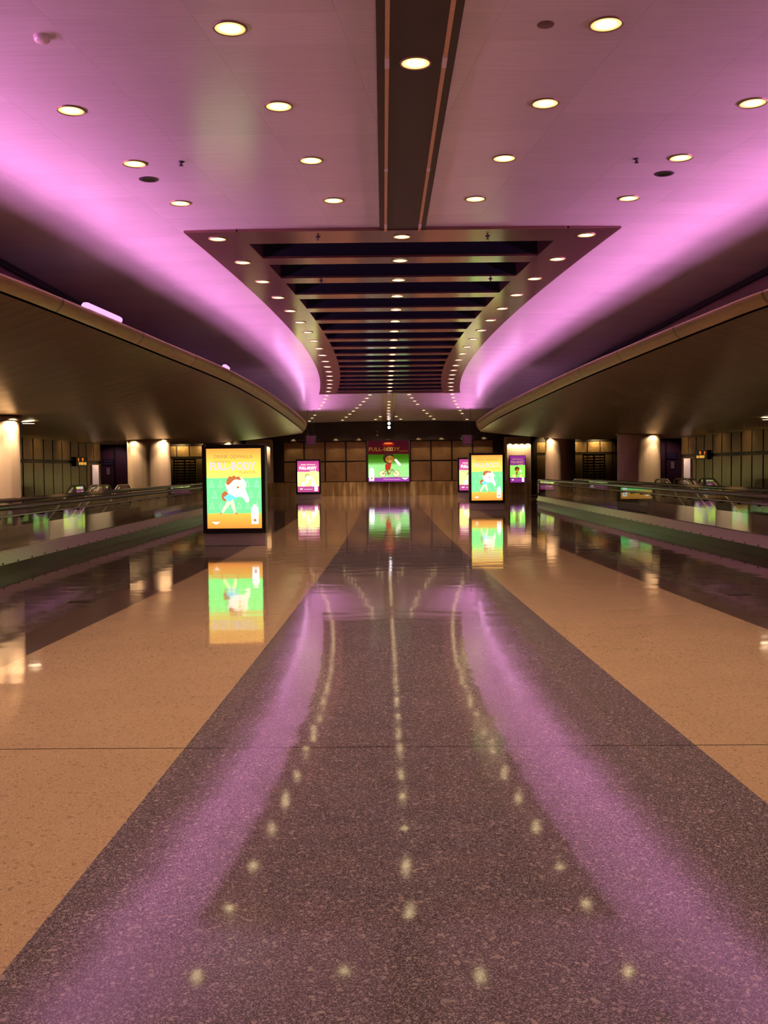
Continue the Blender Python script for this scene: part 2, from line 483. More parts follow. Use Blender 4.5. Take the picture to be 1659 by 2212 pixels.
# side walls: vertical bronze panels with a dark rail, then a bay beyond a dark return
for s, side in ((-1, 'left'), (1, 'right')):
    w = MB(); a, b_ = sorted((s*HALL, s*(HALL + .3)))
    w.box(a, b_, YB, 38.9, 0, 5.4)
    a, b_ = sorted((s*HALL, s*(BAY + .3))); w.box(a, b_, 38.75, 38.9, 0, 5.4)
    wl = struct(w.build('wall_' + side, M['mullion']))
    a, b_ = sorted((s*BAY, s*(BAY + .3))); w = MB(); w.box(a, b_, 38.9, WALL + .1, 0, 5.4)
    struct(w.build('wall_bay_' + side, M['mullion']))
    pn = MB()
    k = 0
    y = 38.72
    while y > YB + 1:
        a, b_ = sorted((s*(HALL - .05), s*(HALL + .02)))
        for z0, z1 in ((.12, 1.90), (2.02, 2.78)):
            dt = random.uniform(-.005, .005); xf = s*(HALL - .05)
            pn.face([(xf - s*dt, y - .86, z0), (xf + s*dt, y - .02, z0), (xf + s*dt, y - .02, z1), (xf - s*dt, y - .86, z1)] if s < 0 else [(xf + s*dt, y - .02, z0), (xf - s*dt, y - .86, z0), (xf - s*dt, y - .86, z1), (xf + s*dt, y - .02, z1)])
            for e_, d_ in ((y - .86, -dt), (y - .02, dt)): pn.face([(xf + s*d_, e_, z0), (s*HALL + s*.01, e_, z0), (s*HALL + s*.01, e_, z1), (xf + s*d_, e_, z1)])
        y -= .93
    pn.build('panel_cladding', M['sidewall'], wl)
    r = MB(); a, b_ = sorted((s*10.25, s*BAY)); r.box(a, b_, 42.75, 42.95, 0, 5.4)
    o = struct(r.build('wall_return_' + side, M['purplewall']))
    seam = MB(); a, b_ = sorted((s*12.06, s*12.14)); seam.box(a, b_, 42.72, 42.78, 0, 2.9)
    seam.build('seam', M['mullion'], o)
w = MB(); w.box(-HALL, HALL, YB - .3, YB, 0, 5.4)
struct(w.build('wall_front', M['darkwall']))

# ------------------------------------------------------------------ dark coffered frame in the ceiling
fr = thing('coffered_ceiling_frame', 'long dark bronze ceiling frame with curved side bands and cross beams between them', 'ceiling frame')
def zf(y): return ceil_z(y) - .045
NB = 60
fy = [FY0 + (FY1 - FY0) * i / NB for i in range(NB + 1)]
for s in (-1, 1):
    rings = []
    for y in fy:
        xo, xi, z = s*f_out(y), s*f_in(y), zf(y)
        rings.append([(xo, y, z), (xi, y, z), (xi, y, z + .62), (xo, y, z + .62)])
    q = MB(); q.loft(rings, 0, True, True)
    q.build('side_band', M['frame'], fr)
for nm, y0, y1 in (('end_band', FY0, FY0 + .72), ('end_band', FY1 - .45, FY1)):
    q = MB(); z = zf(y0)
    q.box(-f_in(y0) - .02, f_in(y0) + .02, y0, y1, z + .0005, z + .62); q.build(nm, M['frame'], fr)
BEAMS = [15.68 + 1.605 * k for k in range(17)]
BEAMS = [y for y in BEAMS if y < FY1 - 1.0]
for y in BEAMS:
    q = MB(); z = zf(y) + .002; h = .235
    q.box(-f_in(y) - .03, f_in(y) + .03, y - h, y + h, z, z + .035, 0)
    q.box(-f_in(y) - .03, f_in(y) + .03, y - h + .01, y + h - .01, z + .035, z + .55, 1)
    q.build('cross_beam', [M['frame'], M['recess']], fr)
q = MB()
rings = [[(-f_in(y) - .3, y, zf(y) + .6), (f_in(y) + .3, y, zf(y) + .6)] for y in fy]
q.grid(rings, 0, False); q.build('recess_lid', M['recess'], fr)

# ------------------------------------------------------------------ spine channels
def spine(label, y0, y1, joints, matp, group):
    t = thing('ceiling_spine', label, 'ceiling channel', (0, 0, 0), 0, group)
    n = 24; yy = [y0 + (y1 - y0) * i / n for i in range(n + 1)]
    q = MB()
    q.grid([[(-.32, y, ceil_z(y) + .06), (-.32, y, ceil_z(y) - .03), (.32, y, ceil_z(y) - .03), (.32, y, ceil_z(y) + .06)] for y in yy], 0, False)
    q.build('channel_panel', matp, t)
    for s in (-1, 1):
        q = MB()
        q.loft([[(s*.235 - .017, y, ceil_z(y) - .028), (s*.235 + .017, y, ceil_z(y) - .028), (s*.235 + .017, y, ceil_z(y) - .052), (s*.235 - .017, y, ceil_z(y) - .052)] for y in yy], 0, True, True)
        r = q.build('track_rail', M['rail'], t)
        for y, ln in joints:
            q = MB(); z = ceil_z(y)
            q.box(s*.235 - .019, s*.235 + .019, y, y + ln, z - .056, z - .027); q.build('rail_joint', M['joint'], r)
    return t
spine('dark ceiling channel with two tan rails running from overhead to the dark frame', YB, FY0 + .02, [(4.4, .15), (8.0, .2), (10.9, .1), (13.35, .22)], M['spine'], 'ceiling channels')
spine('short reddish ceiling channel between the dark frame and the back wall', FY1 - .02, WALL - .36, [(44.5, .2)],
      mat_brushed('spine_copper', (.36, .17, .10), .28, .6, None, (20., 1., 1.), .1, .02), 'ceiling channels')

def area(name, loc, direction, sx, sy, power, col, spread=PI):
    d = bpy.data.lights.new(name, 'AREA'); d.shape = 'RECTANGLE'; d.size = sx; d.size_y = sy
    d.energy = power; d.color = col; d.spread = spread
    o = bpy.data.objects.new(name, d); COL.objects.link(o); o.location = loc
    o.rotation_mode = 'QUATERNION'; o.rotation_quaternion = Vector(direction).to_track_quat('-Z', 'Y')
    return o
def spot(name, loc, target, power, col, ang, blend=.4, r=.03):
    d = bpy.data.lights.new(name, 'SPOT'); d.energy = power; d.color = col; d.spot_size = ang; d.spot_blend = blend; d.shadow_soft_size = r
    o = bpy.data.objects.new(name, d); COL.objects.link(o); o.location = loc
    o.rotation_mode = 'QUATERNION'; o.rotation_quaternion = (Vector(target) - Vector(loc)).to_track_quat('-Z', 'Y')
    return o
# ------------------------------------------------------------------ downlights
def make_lamp(label, group, loc):
    t = thing('recessed_downlight', label, 'ceiling light', loc, 0, group)
    q = MB(); q.lathe([(.118, -.001), (.117, -.009), (.124, -.012), (.131, -.008), (.133, -.0005)], 24)
    q.build('trim_ring', M['trim_ring'], t)
    q = MB(); R = .1175
    q.lathe([(R*f, -.0045 - .0*f) for f in (1., .7, .4, .12)], 24, 0, (0, 0, 0), False, False, True)
    q.build('lamp_dish', M['lamp'], t)
    return t
lamp0 = None
DOWN_P = 118.0
DOWN_C = (1.0, .725, .49)
def beam(x, y, z, p=1.0):
    spot('downlight_beam', (x, y, z - .03), (x, y, 0), DOWN_P * p, DOWN_C, math.radians(104), .85, .05)
def lamp(x, y, z, label, group):
    global lamp0
    beam(x, y, z)
    if lamp0 is None: lamp0 = make_lamp(label, group, (x, y, z)); return lamp0
    return dup(lamp0, (x, y, z), label, group)
# near field: outer rows follow the frame band's arc, inner rows the next arc in
near_y = [12.33, 10.74, 9.15, 7.55, 5.95]
for s, sd in ((-1, 'left'), (1, 'right')):
    for i, y in enumerate(near_y):
        if i < 4 or True:
            x = arc(.115, y)
            lamp(s*x, y, ceil_z(y) - .00055*x**3, '%s downlight from the dark frame in the inner row %s of the near spine' % (ORD[i+1], sd), 'downlights near the spine')
        if i < 4:
            x = arc(2.036, y)
            lamp(s*x, y, ceil_z(y) - .00055*x**3 - .001, '%s downlight from the dark frame in the outer row on the %s pale ceiling' % (ORD[i+1], sd), 'outer downlights on the pale ceiling')
for i, y in enumerate([8.15]):
    lamp(0, y, ceil_z(y) - .031, 'large downlight in the dark spine between the two tan rails overhead', None)
for s, sd in ((-1, 'left'), (1, 'right')):
    for i in range(18):
        y = 14.1 + 1.6 * i
        lamp(s*arc(2.036, y), y, zf(y) - .001, '%s downlight from the near end in the %s band of the dark frame' % (ORD[i+1], sd), 'downlights in the frame bands')
lamp(0, 14.08, zf(14.08) - .001, 'downlight in the middle of the near end band of the dark frame', 'downlights on the beams')
for i, y in enumerate(BEAMS):
    lamp(0, y, zf(y) - .001, 'downlight in the middle of the %s cross beam from the near end' % ORD[i+1], 'downlights on the beams')
# far field beyond the frame: four arcs diverging to each side
rowname = {2.036: 'outermost row', .115: 'second row in', -1.80: 'third row in', -3.72: 'innermost row'}
skip = {(2.036, 5, -1), (.115, 4, 1), (-1.80, 3, -1), (2.036, 7, 1)}
for s, sd in ((-1, 'left'), (1, 'right')):
    for b0 in (2.036, .115, -1.80, -3.72):
        c = 0
        for i in range(9):
            y = 43.55 + 1.6 * i
            x = arc(b0, y) if (b0 < 2 or True) else 0
            if y > WALL - .7 or x < .42 or (b0, i, s) in skip: continue
            if x > 6.2: continue
            c += 1
            lamp(s*x, y, ceil_z(y) - .00055*x**3 - .001, '%s downlight beyond the dark frame in the %s %s of the far channel' % (ORD[c], rowname[b0], sd), 'downlights on the far ceiling')
for i in range(7):
    y = 46.6 + 1.55 * i
    lamp(0, y, ceil_z(y) - .032, '%s downlight from the dark frame in the short far channel' % ORD[i+1], 'downlights in the far channel')
tw = thing('twin_spotlight', 'pair of small white spotlights at the back wall end of the far channel', 'spotlight', (.05, WALL - .62, ceil_z(57) - .03))
q = MB(); q.box(-.05, .05, -.05, .05, -.5, 0); q.build('mounting_post', M['black'], tw)
for z in (-.14, -.37):
    q = MB()
    q.lathe([(.02, .0), (.085, .03), (.10, .16), (.09, .17)], 16, 0, (0, 0, 0), True, True)
    q.v = [(x, -z2 - .03, y2 + z) for x, y2, z2 in q.v]
    hd = q.build('lamp_head', M['black'], tw)
    q = MB(); q.face([(.088*math.cos(2*PI*k/16), -.19, .088*math.sin(2*PI*k/16) + z) for k in range(16)]); q.build('lens', M['whitelamp'], hd)

# beams of the lamps overhead and behind the viewer
for s in (-1, 1):
    for y in (-5.3, -3.7, -2.1, -.5, 1.1, 2.7, 4.3):
        beam(s*arc(.115, y), y, 4.93)
    for y in (-3.7, -2.1, -.5, 1.1, 2.7, 4.3, 5.95, 7.55):
        beam(s*min(arc(2.036, y), 5.2), y, 4.9)

# small ceiling fittings
def sprinkler(loc, label):
    q = MB(); q.lathe([(.035, 0), (.035, -.008), (.012, -.012), (.01, -.035), (.026, -.04), (.022, -.046)], 14, 0, (0, 0, 0), True, False, True)
    o = q.build('sprinkler_head', M['grille'], None, loc); tag(o, label, 'sprinkler', 'ceiling sprinklers')
for (x, y), lb in (((-2.46, 10.71), 'small dark sprinkler head on the pale ceiling beside the left outer downlights'),
                   ((2.50, 10.78), 'small dark sprinkler head on the pale ceiling beside the right outer downlights')):
    sprinkler((x, y, ceil_z(y) - .00055*abs(x)**3), lb)
for (x, y), lb in (((-1.2, 14.05), 'tiny sprinkler head on the near frame band left of its middle downlight'),
                   ((1.23, 14.11), 'tiny sprinkler head on the near frame band right of its middle downlight'),
                   ((-1.36, 17.28), 'tiny sprinkler head at the left end of the second cross beam'),
                   ((1.62, 17.28), 'tiny sprinkler head at the right end of the second cross beam')):
    sprinkler((x, y, zf(y)), lb)
q = MB(); q.lathe([(.062, 0), (.060, -.03), (.045, -.045), (.0, -.047)], 20, 0)
tag(q.build('smoke_detector', M['joint'], None, (-2.89, 7.63, ceil_z(7) - .00055*2.89**3)), 'pale round smoke detector near the upper left of the pale ceiling', 'smoke detector')
q = MB(); q.lathe([(.065, 0), (.063, -.006), (.0, -.008)], 24, 0)
tag(q.build('cover_disc', M['brown'], None, (.97, 7.55, ceil_z(7) - .0005)), 'flat brown cover disc on the pale ceiling beside the right inner downlight', 'cover disc')
for s, sd in ((-1, 'left'), (1, 'right')):
    y = 11.32; t = thing('ceiling_speaker', 'round dark ceiling speaker grille on the %s pale ceiling' % sd, 'speaker', (s*2.96, y, ceil_z(y) - .00055*2.96**3 - .002), 0, 'ceiling speakers')
    q = MB(); q.lathe([(.075, -.004), (.10, -.006), (.112, -.001)], 24); q.build('rim', M['grille'], t)
    q = MB(); q.lathe([(.075, -.004), (.03, -.002), (0, -.002)], 24); q.build('grille', M['chrome'], t)

# ------------------------------------------------------------------ bronze canopies over the walkways
def lip_h(y): return max(.14, min(.40, .10 + .0064 * max(y, 5)))
ZT = 3.90
def dist_lip(side, x, y):
    best = 1e9
    for (y0, x0), (y1, x1) in zip(LIPS[side], LIPS[side][1:]):
        if abs(y0 - y) > 9 and abs(y1 - y) > 9: continue
        dx, dy = x1 - x0, y1 - y0; L = dx*dx + dy*dy
        t = 0 if L < 1e-12 else max(0, min(1, ((x - x0)*dx + (y - y0)*dy) / L))
        d = math.hypot(x - x0 - t*dx, y - y0 - t*dy)
        if d < best: best = d
    return best
def soffit_z(side, x, y):
    d = dist_lip(side, x, y)
    rise = .5 * max(0, (y - 38) / 15.) ** 1.6
    lo = 2.69 + rise
    hi = ZT - lip_h(y)
    t = min(1, d / 4.7)
    return lo + (hi - lo) * (1 - t) ** 1.55
for s, sd in ((-1, 'left'), (1, 'right')):
    t = thing('soffit_canopy', 'big curved bronze soffit over the %s moving walkway, bulging towards the hall' % sd, 'canopy', (0, 0, 0), 0, 'curved canopies')
    L = LIPS[s]
    q = MB(); rings = []
    for i, (y, x) in enumerate(L):
        (ya, xa), (yb, xb) = L[max(i-1, 0)], L[min(i+1, len(L)-1)]
        tx, ty = xb - xa, yb - ya; ln = math.hypot(tx, ty); nx, ny = ty/ln, -tx/ln       # towards the canopy's inside
        h = lip_h(y)
        rings.append([(s*(x + .05*nx), y + .05*ny, ZT - .08), (s*(x + .03*nx), y + .03*ny, ZT), (s*x, y, ZT), (s*(x - .012*nx), y - .012*ny, ZT - .03), (s*(x + .12*h*nx), y + .12*h*ny, ZT - .6*h), (s*(x + .5*h*nx), y + .5*h*ny, ZT - h)])
    q.loft(rings, 0, False, False, True); q.build('fascia', M['fascia'], t)
    ylist = [YB, -3, 0, 2, 4, 6, 8] + [9 + .75*i for i in range(54)] + [49.9 + .25*i for i in range(16)]
    yend = L[-1][0]
    ylist = [y for y in ylist if y < yend - .15] + [yend - .12, yend - .05, yend - .02]
    rows = []
    for y in ylist:
        x0 = lip_x(s, y) + .5*lip_h(y)*.97
        x1 = HALL + .1 if y < 38.8 else BAY + .1
        if x0 > x1 - .2: x0 = x1 - .2
        line = []
        for k in range(26):
            u = (k / 25) ** 1.35; x = x0 + (x1 - x0) * u
            line.append((s*x, y, soffit_z(s, x, y)))
        rows.append(line)
    q = MB(); q.grid(rows, 0, True, s > 0); q.build('soffit_shell', M['soffit'], t)
    q = MB(); q.grid([[(s*(lip_x(s, y) + .03), y, ZT - .07), (s*(BAY + .1), y, ZT - .07)] for y in ylist], 0, False, s < 0)
    q.build('top_deck', M['recess'], t)

# ------------------------------------------------------------------ purple cove lights behind the canopy lips
def cove_fixture(x, y, ang, ln, label):
    t = thing('cove_light', label, 'cove light', (x, y, ZT - .065), ang, 'purple cove lights')
    q = MB(); q.bbox(-.07, .07, -ln/2, ln/2, 0, .16, .012); q.build('housing', M['black'], t)
    q = MB(); q.bbox(-.062, .062, -ln/2 + .01, ln/2 - .01, .16, .26, .03); q.build('lens', M['tube'], t)
cove_fixture(-(lip_x(-1, 15.15) + .27), 15.15, math.atan((lip_x(-1, 15.9) - lip_x(-1, 14.4)) / -1.5) * -1, 1.45, 'purple glowing cove light showing above the left canopy edge')
cove_fixture(-(lip_x(-1, 23.3) + .26), 23.3, .03, .5, 'tiny purple cove light end further along the left canopy edge')

PURPLE = (1.0, .34, .92)
COVE_P = 25.0
for s in (-1, 1):
    y = 2.0; k = 0
    while y < 51:
        x = lip_x(s, y); step = 1.9
        dx = (lip_x(s, y + .5) - lip_x(s, y - .5))
        nx, ny = -1.0, dx
        at = (s*(x + .13), y, ZT - .025)
        area('cove_lamp', at, (s*nx*.91, ny*.5, .42), 1.9, .05, COVE_P * 1.08, PURPLE, math.radians(110))
        area('cove_lamp', at, (s*nx*.54, ny*.4, .84), 1.9, .05, COVE_P * .30, PURPLE, math.radians(104))
        # long side of the lamp runs along the lip
        y += step; k += 1

for s, sd in ((-1, 'left'), (1, 'right')):
    q = MB(); rings = []
    yy = 32.0
    while yy < 50.5:
        x = lip_x(s, yy) + .09; z = ZT - .047
        rings.append([(s*(x + .018*math.cos(a)), yy, z + .018*math.sin(a)) for a in [PI*k/4 for k in range(8)]])
        yy += .5
    q.loft(rings, 0, True, True, True); tag(q.build('cove_lamp_strip', M['strip']), 'thin purple lamp strip tucked behind the far edge of the %s canopy' % sd, 'cove light', 'purple lamp strips')

# ------------------------------------------------------------------ round columns with lights at their heads
WARM = (1.0, .76, .46)
def column(x, y, label, ztop, angs, power=105.):
    t = thing('round_column', label, 'column', (x, y, 0), 0, 'round columns')
    q = MB(); q.lathe([(.755, .0), (.755, .10), (.745, .11), (.745, ztop)], 48, 0); q.build('shaft', M['column'], t)
    q = MB(); q.lathe([(.80, ztop - .05), (.80, ztop + .03), (.74, ztop + .03)], 48, 0); q.build('collar', M['soffit'], t)
    for a in angs:
        cx, cy = x + .98*math.sin(a), y - .98*math.cos(a)
        spot('column_spot', (cx, cy, ztop - .03), (x + .84*math.sin(a), y - .84*math.cos(a), 0.9), power, WARM, math.radians(84), .6, .04)
        spot('column_spot', (x + .93*math.sin(a), y - .93*math.cos(a), ztop - .02), (x + .80*math.sin(a), y - .80*math.cos(a), ztop - .6), 95., WARM, math.radians(140), .4, .04)
column(-8.6, 34.5, 'pale round column with two bright scallops behind the left walkway glass', soffit_z(-1, 8.6, 34.5) + .02, [math.radians(-32), math.radians(56), math.radians(-75)])
column(8.75, 34.5, 'round column with one bright scallop behind the right walkway', soffit_z(1, 8.75, 34.5) + .02, [math.radians(27)])
column(-8.55, 20.0, 'round column cut by the left picture edge, brightly lit at its head', soffit_z(-1, 8.55, 20) + .02, [math.radians(28), math.radians(75), math.radians(-30)])
column(8.6, 49.0, 'round column lit on one flank beyond the far end of the right walkway', soffit_z(1, 8.6, 49) + .02, [math.radians(-53)])
column(-8.6, 49.0, 'round column standing behind the large left sign, mostly hidden', soffit_z(-1, 8.6, 49) + .02, [math.radians(53)])
# lit soffit lamp discs
def soffit_lamp(x, y, s, label):
    z = soffit_z(s, abs(x), y)
    t = thing('soffit_downlight', label, 'ceiling light', (x, y, z - .035), 0, 'downlights under the canopies')
    q = MB(); q.lathe([(.15, .012), (.15, -.012), (.165, -.012), (.168, .012)], 20); q.build('trim_ring', M['trim_ring'], t)
    q = MB(); q.face([(.148*math.cos(2*PI*k/20), .148*math.sin(2*PI*k/20), -.006) for k in range(20)][::-1]); q.build('lamp_disc', M['ledwhite'], t)
M['ledwhite'] = emit('soffit_lamp_glow', (1., .80, .52), 9.)
soffit_lamp(8.78, 23.0, 1, 'lit downlight under the right canopy at the right picture edge')
soffit_lamp(-8.1, 21.45, -1, 'bright downlight under the left canopy beside the edge column')
for s in (-1, 1):                       # unseen fill spots added to brighten the escalator rails
    for y in (26.0, 31.0):
        spot('bay_fill', (s*9.75, y - .6, 2.60), (s*9.75, y, 0), 200., WARM, math.radians(95), .6, .06)
    for y in (22.4, 25.4): spot('walk_lamp', (s*6.75, y, 2.6), (s*7.6, y, .3), 450., WARM, math.radians(56), .8, .06)
    # wall-wash over the side panels
    for y in (27.0, 29.4, 31.6, 34.2, 38.2):
        spot('wall_washer', (s*(HALL - .9), y, 2.62), (s*HALL, y, 2.3), 50., (1., .70, .30), math.radians(84), .9, .06)
    for x in (9.4, 10.9, 12.4):
        spot('bay_washer', (s*x, WALL - .9, 3.25), (s*x, WALL, 2.75), 90., (1., .72, .30), math.radians(95), .9, .04)
    spot('bay_fill', (s*(HALL - 1.3), 37.8, 2.62), (s*HALL, 37.8, 1.3), 90., (1., .74, .55), math.radians(70), .6, .05)  # added fill without a fitting, brightens the tall pale panel
    spot('bay_fill', (s*12.0, 41.2, 2.75), (s*12.1, 42.75, 1.6), 60., (1., .62, .62), math.radians(75), .8, .05)  # added fill for the dark purple recess wall and its signs
# wall-wash lamps over the far panels
for x in (-5.6, -3.1, -1.75, 1.75, 3.1, 4.4, 5.6):
    spot('panel_washer', (x, WALL - .55, 3.5), (x + .1, WALL, 2.3), 45., (1., .74, .36), math.radians(75), .8, .03)

# ------------------------------------------------------------------ piers at the far wall with posters
def T(txt, size, cx, cy, bold=0., sx=1.):
    """lettering as flat polygons: list of (tri points) in poster coordinates"""
    cu = bpy.data.curves.new('lettering', 'FONT'); cu.body = txt; cu.size = size; cu.align_x = 'CENTER'; cu.align_y = 'CENTER'
    cu.offset = bold; cu.resolution_u = 2
    o = bpy.data.objects.new('lettering', cu); COL.objects.link(o)
    dg = bpy.context.evaluated_depsgraph_get(); dg.update()
    me = o.evaluated_get(dg).to_mesh()
    polys = [[(me.vertices[i].co.x*sx + cx, me.vertices[i].co.y + cy) for i in p_.vertices] for p_ in me.polygons]
    o.evaluated_get(dg).to_mesh_clear()
    bpy.data.objects.remove(o); bpy.data.curves.remove(cu)
    return polys
def ell(cx, cy, rx, ry, rot=0., n=18):
    c, s_ = math.cos(rot), math.sin(rot)
    return [[(cx + rx*math.cos(2*PI*k/n)*c - ry*math.sin(2*PI*k/n)*s_, cy + rx*math.cos(2*PI*k/n)*s_ + ry*math.sin(2*PI*k/n)*c) for k in range(n)]]
def cap(x0, y0, x1, y1, r0, r1):
    a = math.atan2(y1 - y0, x1 - x0); pts = []
    for k in range(8): t = a + PI/2 + PI*k/7; pts.append((x0 + r0*math.cos(t), y0 + r0*math.sin(t)))
    for k in range(8): t = a - PI/2 + PI*k/7; pts.append((x1 + r1*math.cos(t), y1 + r1*math.sin(t)))
    return [pts]
def rect(x0, x1, y0, y1): return [[(x0, y0), (x1, y0), (x1, y1), (x0, y1)]]
def ringp(cx, cy, r, w_, n=22):
    out = []
    for k in range(n):
        a, b_ = 2*PI*k/n, 2*PI*(k+1)/n
        out.append([(cx + r*math.cos(a), cy + r*math.sin(a)), (cx + r*math.cos(b_), cy + r*math.sin(b_)),
                    (cx + (r-w_)*math.cos(b_), cy + (r-w_)*math.sin(b_)), (cx + (r-w_)*math.cos(a), cy + (r-w_)*math.sin(a))])
    return out
def line(x0, y0, x1, y1, w_):
    a = math.atan2(y1 - y0, x1 - x0) + PI/2; dx, dy = math.cos(a)*w_/2, math.sin(a)*w_/2
    return [[(x0 + dx, y0 + dy), (x0 - dx, y0 - dy), (x1 - dx, y1 - dy), (x1 + dx, y1 + dy)]]
class Poster:
    """a printed back-lit sheet in the XZ plane facing -Y, width W height H, lower left corner at the origin"""
    def __init__(s, W, H): s.W, s.H = W, H; s.mb = MB(); s.mats = []; s.layer = 0
    def add(s, polys, mat):
        if mat not in s.mats: s.mats.append(mat)
        mi = s.mats.index(mat); s.layer += 1; y = -.0009 * s.layer
        for p_ in polys:
            pts = [(min(max(u, 0), 1) * s.W, y, min(max(v_, 0), 1) * s.H) for u, v_ in p_]
            # face towards -Y
            A = sum(pts[i][0]*pts[(i+1) % len(pts)][2] - pts[(i+1) % len(pts)][0]*pts[i][2] for i in range(len(pts)))
            s.mb.face(pts if A > 0 else pts[::-1], mi)
    def asp(s, polys):            # polys given with x in units of H -> scale to u
        return [[(x * s.H / s.W, y) for x, y in p_] for p_ in polys]
    def text(s, txt, size, cu, cv, mat, bold=0., width=None):
        k = s.H / s.W
        polys = T(txt, size, 0, 0, bold)
        xs = [x for p_ in polys for x, _ in p_]
        f = k if width is None else width / (max(xs) - min(xs))
        mid = (max(xs) + min(xs)) / 2
        s.add([[((x - mid)*f + cu, y + cv) for x, y in p_] for p_ in polys], mat)
    def build(s, name, parent, loc): return s.mb.build(name, s.mats, parent, loc)

BACKLIT = 1.7                                 # brightness of the sheets that are evenly lit from behind
DIM = {'reflect_ember', 'amber', 'amber_bright', 'amber_letters', 'brown_letters', 'tan_letters', 'lilac_letters', 'rust', 'rust_mark', 'maroon', 'dark_brown', 'ochre_face', 'eye_red', 'red_shirt', 'bike_dark', 'pale_green', 'wheel_cream', 'magenta', 'purple'}
E_ = lambda n, c, st=1.: emit('print_' + n, c, st if n in DIM else BACKLIT)
C = dict(orange_txt=E_('brown_letters', (.72, .25, .09)), brown2=E_('tan_letters', (.80, .38, .12)), lilac=E_('lilac_letters', (.96, .80, .95)),
         green=E_('mint', (.18, 1.15, .27)), tree=E_('pale_mint', (.30, 1.25, .38)), teal=E_('aqua_mint', (.30, .98, .62)), hair=E_('rust', (.75, .22, .07)), skin=E_('pale_yellow', (1.02, 1., .55)),
         cream=E_('cream', (1.05, 1.04, .82)), blue=E_('sky_blue', (.16, .80, 1.)), white=E_('lit_white', (1.1, 1.08, 1.02)), leg=E_('leg_yellow', (.78, 1., .45)),
         rust2=E_('rust_mark', (.7, .3, .1)), pink=E_('pink', (.80, .10, .36)), pinkd=E_('pink_deep', (.52, .065, .27)), lemon=E_('lemon', (1.4, 1.9, .30)), lemon2=E_('lemon_pale', (1., 1., .72)),
         cap=E_('olive', (.45, .42, .12)), purple=E_('purple', (.30, .035, .30)), purplel=E_('magenta', (.62, .10, .55)), lime=E_('lime', (.26, .80, .09)),
         maroon=E_('maroon', (.07, .006, .012)), reflect_red=E_('amber', (.22, .01, .006)), reflect_ember=E_('reflect_ember', (.95, .11, .01)), amber=E_('amber_letters', (.30, .13, .02)), amberhot=E_('amber_bright', (.72, .40, .12)),
         darkhair=E_('dark_brown', (.045, .022, .012)), face=E_('ochre_face', (.40, .20, .025)), eye=E_('eye_red', (.45, .07, .01)), red=E_('red_shirt', (.6, .04, .02)),
         olivegreen=E_('bike_dark', (.35, .13, .03)), palegreen=E_('pale_green', (.45, 1., .34)), wheel=E_('wheel_cream', (1., 1., .55)))
def bottle(P, u0, u1, v0, v1):
    w_ = u1 - u0; h = v1 - v0; c = (u0 + u1) / 2
    P.add([[(u0 + .04*w_, v0), (u1 - .04*w_, v0), (u1, v0 + .5*h), (u1 - .02*w_, v0 + .8*h), (u1 - .26*w_, v0 + .93*h), (u1 - .28*w_, v1), (u0 + .28*w_, v1), (u0 + .26*w_, v0 + .93*h), (u0 + .02*w_, v0 + .8*h), (u0, v0 + .5*h)]], C['white'])
    P.add(rect(c - .12*w_, c + .12*w_, v1 - .035*h, v1 - .005*h), C['rust2'])
    P.add(ell(c, v0 + .19*h, .22*w_, .075*h) , C['rust2'])
    P.add(rect(c - .3*w_, c + .3*w_, v0 + .07*h, v0 + .10*h), C['blue'])
    P.add(ell(c, v0 + .55*h, .12*w_, .06*h), C['skin'])
def logo(P, cu, cv, w_, mtxt, mbowl):
    P.add([[(cu - w_*.5, cv), (cu + w_*.5, cv), (cu + w_*.22, cv - w_*.16), (cu, cv - w_*.24), (cu - w_*.2, cv - w_*.16)]], mbowl)
    P.text('odwalla', .030, cu, cv + w_*.06, mtxt, .0, w_*.8)
